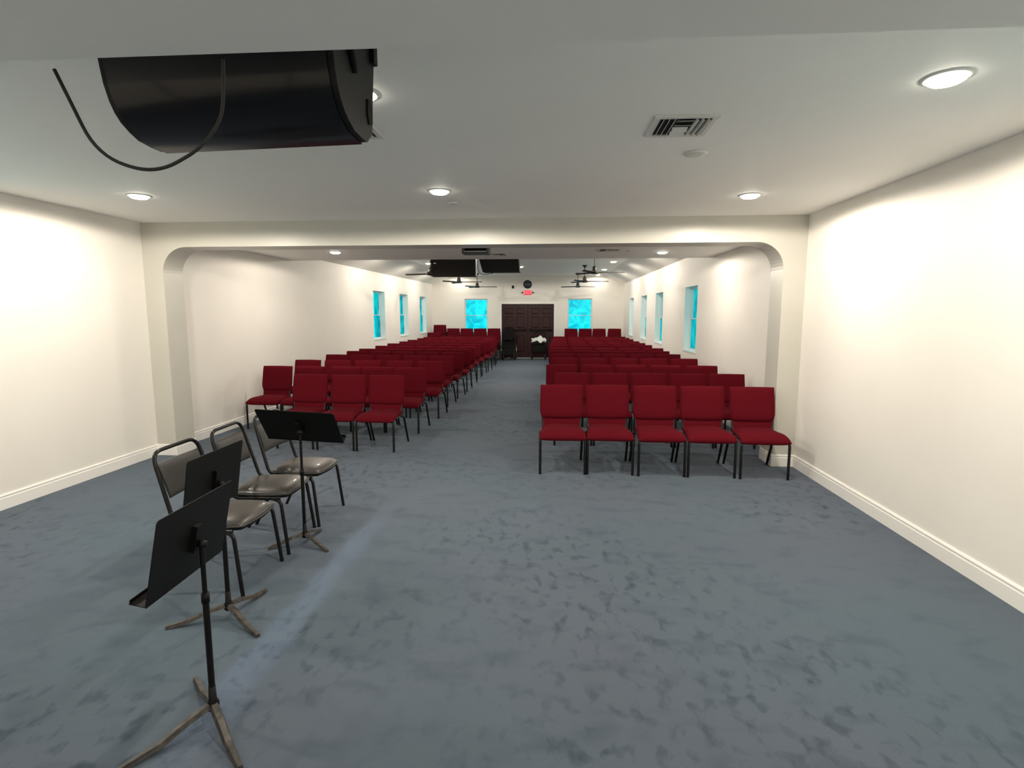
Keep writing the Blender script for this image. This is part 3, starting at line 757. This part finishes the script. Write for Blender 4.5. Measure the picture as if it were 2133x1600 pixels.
MB().box(-.18, -.24, .17, .18, -.22, .44).build('calf_strap', M['matte_black'], t)
for s in (-1, 1):
    MB().box(s * .215 - .025, -.18, .66, s * .215 + .025, .07, .69).tube([(s * .215, -.12, .44), (s * .215, -.12, .67)], .01, 6).build('armrest', M['matte_black'], t)
for s in (-1, 1): MB().obox((s * .12, -.44, .09), (.07, 0, 0), (0, .06, .02), (0, -.002, .005)).build('footrest', M['chrome'], t)
# coat: a thick sheet folded over the top of the backrest
cp = [(.105, .72), (.105, .76), (.125, .90), (.135, 1.05), (.15, 1.13), (.20, 1.18), (.27, 1.17), (.36, 1.12), (.405, 1.02), (.41, .92), (.41, .80)]
def coat(sgn):
    n_ = len(cp) - 1
    def fn(u, v):
        q = (v + 1) / 2 * n_; i = min(n_ - 1, int(q)); k = q - i
        y = cp[i][0] * (1 - k) + cp[i + 1][0] * k; z = cp[i][1] * (1 - k) + cp[i + 1][1] * k
        d = Vector((cp[i + 1][0] - cp[i][0], cp[i + 1][1] - cp[i][1])).normalized()
        hw = .215 - .065 * max(0, 1 - abs(q - 5) / 3.5) + (.02 if q < 3 else 0) + .010 * math.sin(7 * q)
        th = .016 * max(0, 1 - abs(u) ** 8) ** .5 * max(0, 1 - abs(v) ** 12) ** .5
        off = sgn * th - .022 - .014 * math.sin(6 * u + 2 * q)
        return (u * hw - .012 * q / 3 + .01 * math.sin(3 * q), y + off * d.y, z - off * d.x - .012 * math.sin(9 * u) * (q < 1) + .02 * abs(u) * (-1 if 3 < q < 7 else 0))
    return fn
o = MB().pillow(coat(-1), coat(1), 18, 40).build('coat', M['coat_cloth'], loc=(-1.575, 20.72, 0))
o.rotation_euler = (0, 0, D(3))
tag(o, 'black coat draped over the wheelchair back', 'coat')

t = thing('rollator_walker', 'black wheeled walker standing before the double door', 'walker', (-.46, 20.85, 0), D(-3))
for s in (-1, 1): wheel(M, t, (s * .25, -.24, .10), .10, .018, 'wheel', 5, False)
for s in (-1, 1): wheel(M, t, (s * .25, .26, .10), .10, .018, 'wheel', 5, False)
m = MB()
for s in (-1, 1):
    m.tube(fillet([(s * .25, -.24, .11), (s * .24, .06, .62), (s * .24, .16, .93)], .06), .013, 8)
    m.tube([(s * .25, .26, .11), (s * .24, .06, .60)], .013, 8)
m.tube([(-.24, .02, .56), (.24, .02, .56)], .012, 8); m.tube([(-.25, -.15, .28), (.25, -.15, .28)], .010, 8)
m.build('frame', M['stand_metal'], t)
for s in (-1, 1): MB().tube([(s * .24, .13, .93), (s * .24, .30, .95)], .016, 8).build('hand_grip', M['rubber'], t)
MB().tube(fillet([(-.24, .10, .82), (-.20, .28, 1.02), (.20, .28, 1.02), (.24, .10, .82)], .12, 6), .022, 8).build('back_strap', M['matte_black'], t)
MB().box(-.22, -.15, .56, .22, .14, .61).build('seat', M['matte_black'], t, bevel=.012)
m = MB(); m.box(-.20, -.20, .30, .20, .08, .31); m.box(-.20, -.21, .30, .20, -.20, .54); m.box(-.20, .08, .30, .20, .09, .54); m.box(-.205, -.2, .30, -.195, .08, .54); m.box(.195, -.2, .30, .205, .08, .54)
m.build('basket', M['matte_black'], t)
def cloth(sgn):
    def fn(u, v):
        x = u * .27; y = -.10 + .115 * v
        z = .77 + .05 * math.sin(3.2 * u + 1.) * math.cos(2.4 * v) + .035 * math.sin(7 * u + 3 * v) - .05 * max(0, -v) ** 2 - .03 * u * u
        th = .062 * max(0, 1 - abs(u) ** 4) ** .5 * max(0, 1 - abs(v) ** 4) ** .5
        return (x + .015 * math.sin(5 * v), y, z + sgn * th * (1.2 if sgn > 0 else .55))
    return fn
o = MB().pillow(cloth(1), cloth(-1), 20, 14).build('folded_cloth', M['white_cloth'], loc=(-.46, 20.83, -.02))
tag(o, 'crumpled white cloth lying on the walker seat', 'cloth')

# ------------------------------------------------------------------ daylight, camera, view
w = bpy.data.worlds.new('sky'); SC.world = w; w.use_nodes = True
bg = w.node_tree.nodes['Background']; bg.inputs['Color'].default_value = (.92, 1., 1., 1); bg.inputs['Strength'].default_value = .95

f = 1155.; p = math.atan(146 / f); a = math.atan(82 * math.cos(p) / f)
Fv = Vector((-math.sin(a) * math.cos(p), math.cos(a) * math.cos(p), -math.sin(p))); Rv = Vector((math.cos(a), math.sin(a), 0)); Uv = Rv.cross(Fv)
cd = bpy.data.cameras.new('camera'); cam = bpy.data.objects.new('camera', cd); COL.objects.link(cam)
cam.matrix_world = Matrix(((Rv.x, Uv.x, -Fv.x, 0), (Rv.y, Uv.y, -Fv.y, 0), (Rv.z, Uv.z, -Fv.z, 1.7), (0, 0, 0, 1)))
cd.sensor_fit = 'HORIZONTAL'; cd.sensor_width = 36.; cd.lens = f / 2133 * 36.; cd.clip_start = .05; cd.clip_end = 100
SC.camera = cam
SC.view_settings.view_transform = 'Standard'; SC.view_settings.look = 'None'; SC.view_settings.gamma = 1; SC.view_settings.use_curve_mapping = False
SC.view_settings.exposure = .5
cy = SC.cycles
cy.use_denoising = True; cy.max_bounces = 12; cy.diffuse_bounces = 10; cy.glossy_bounces = 4; cy.transparent_max_bounces = 8
cy.caustics_reflective = False; cy.caustics_refractive = False; cy.sample_clamp_indirect = 6.
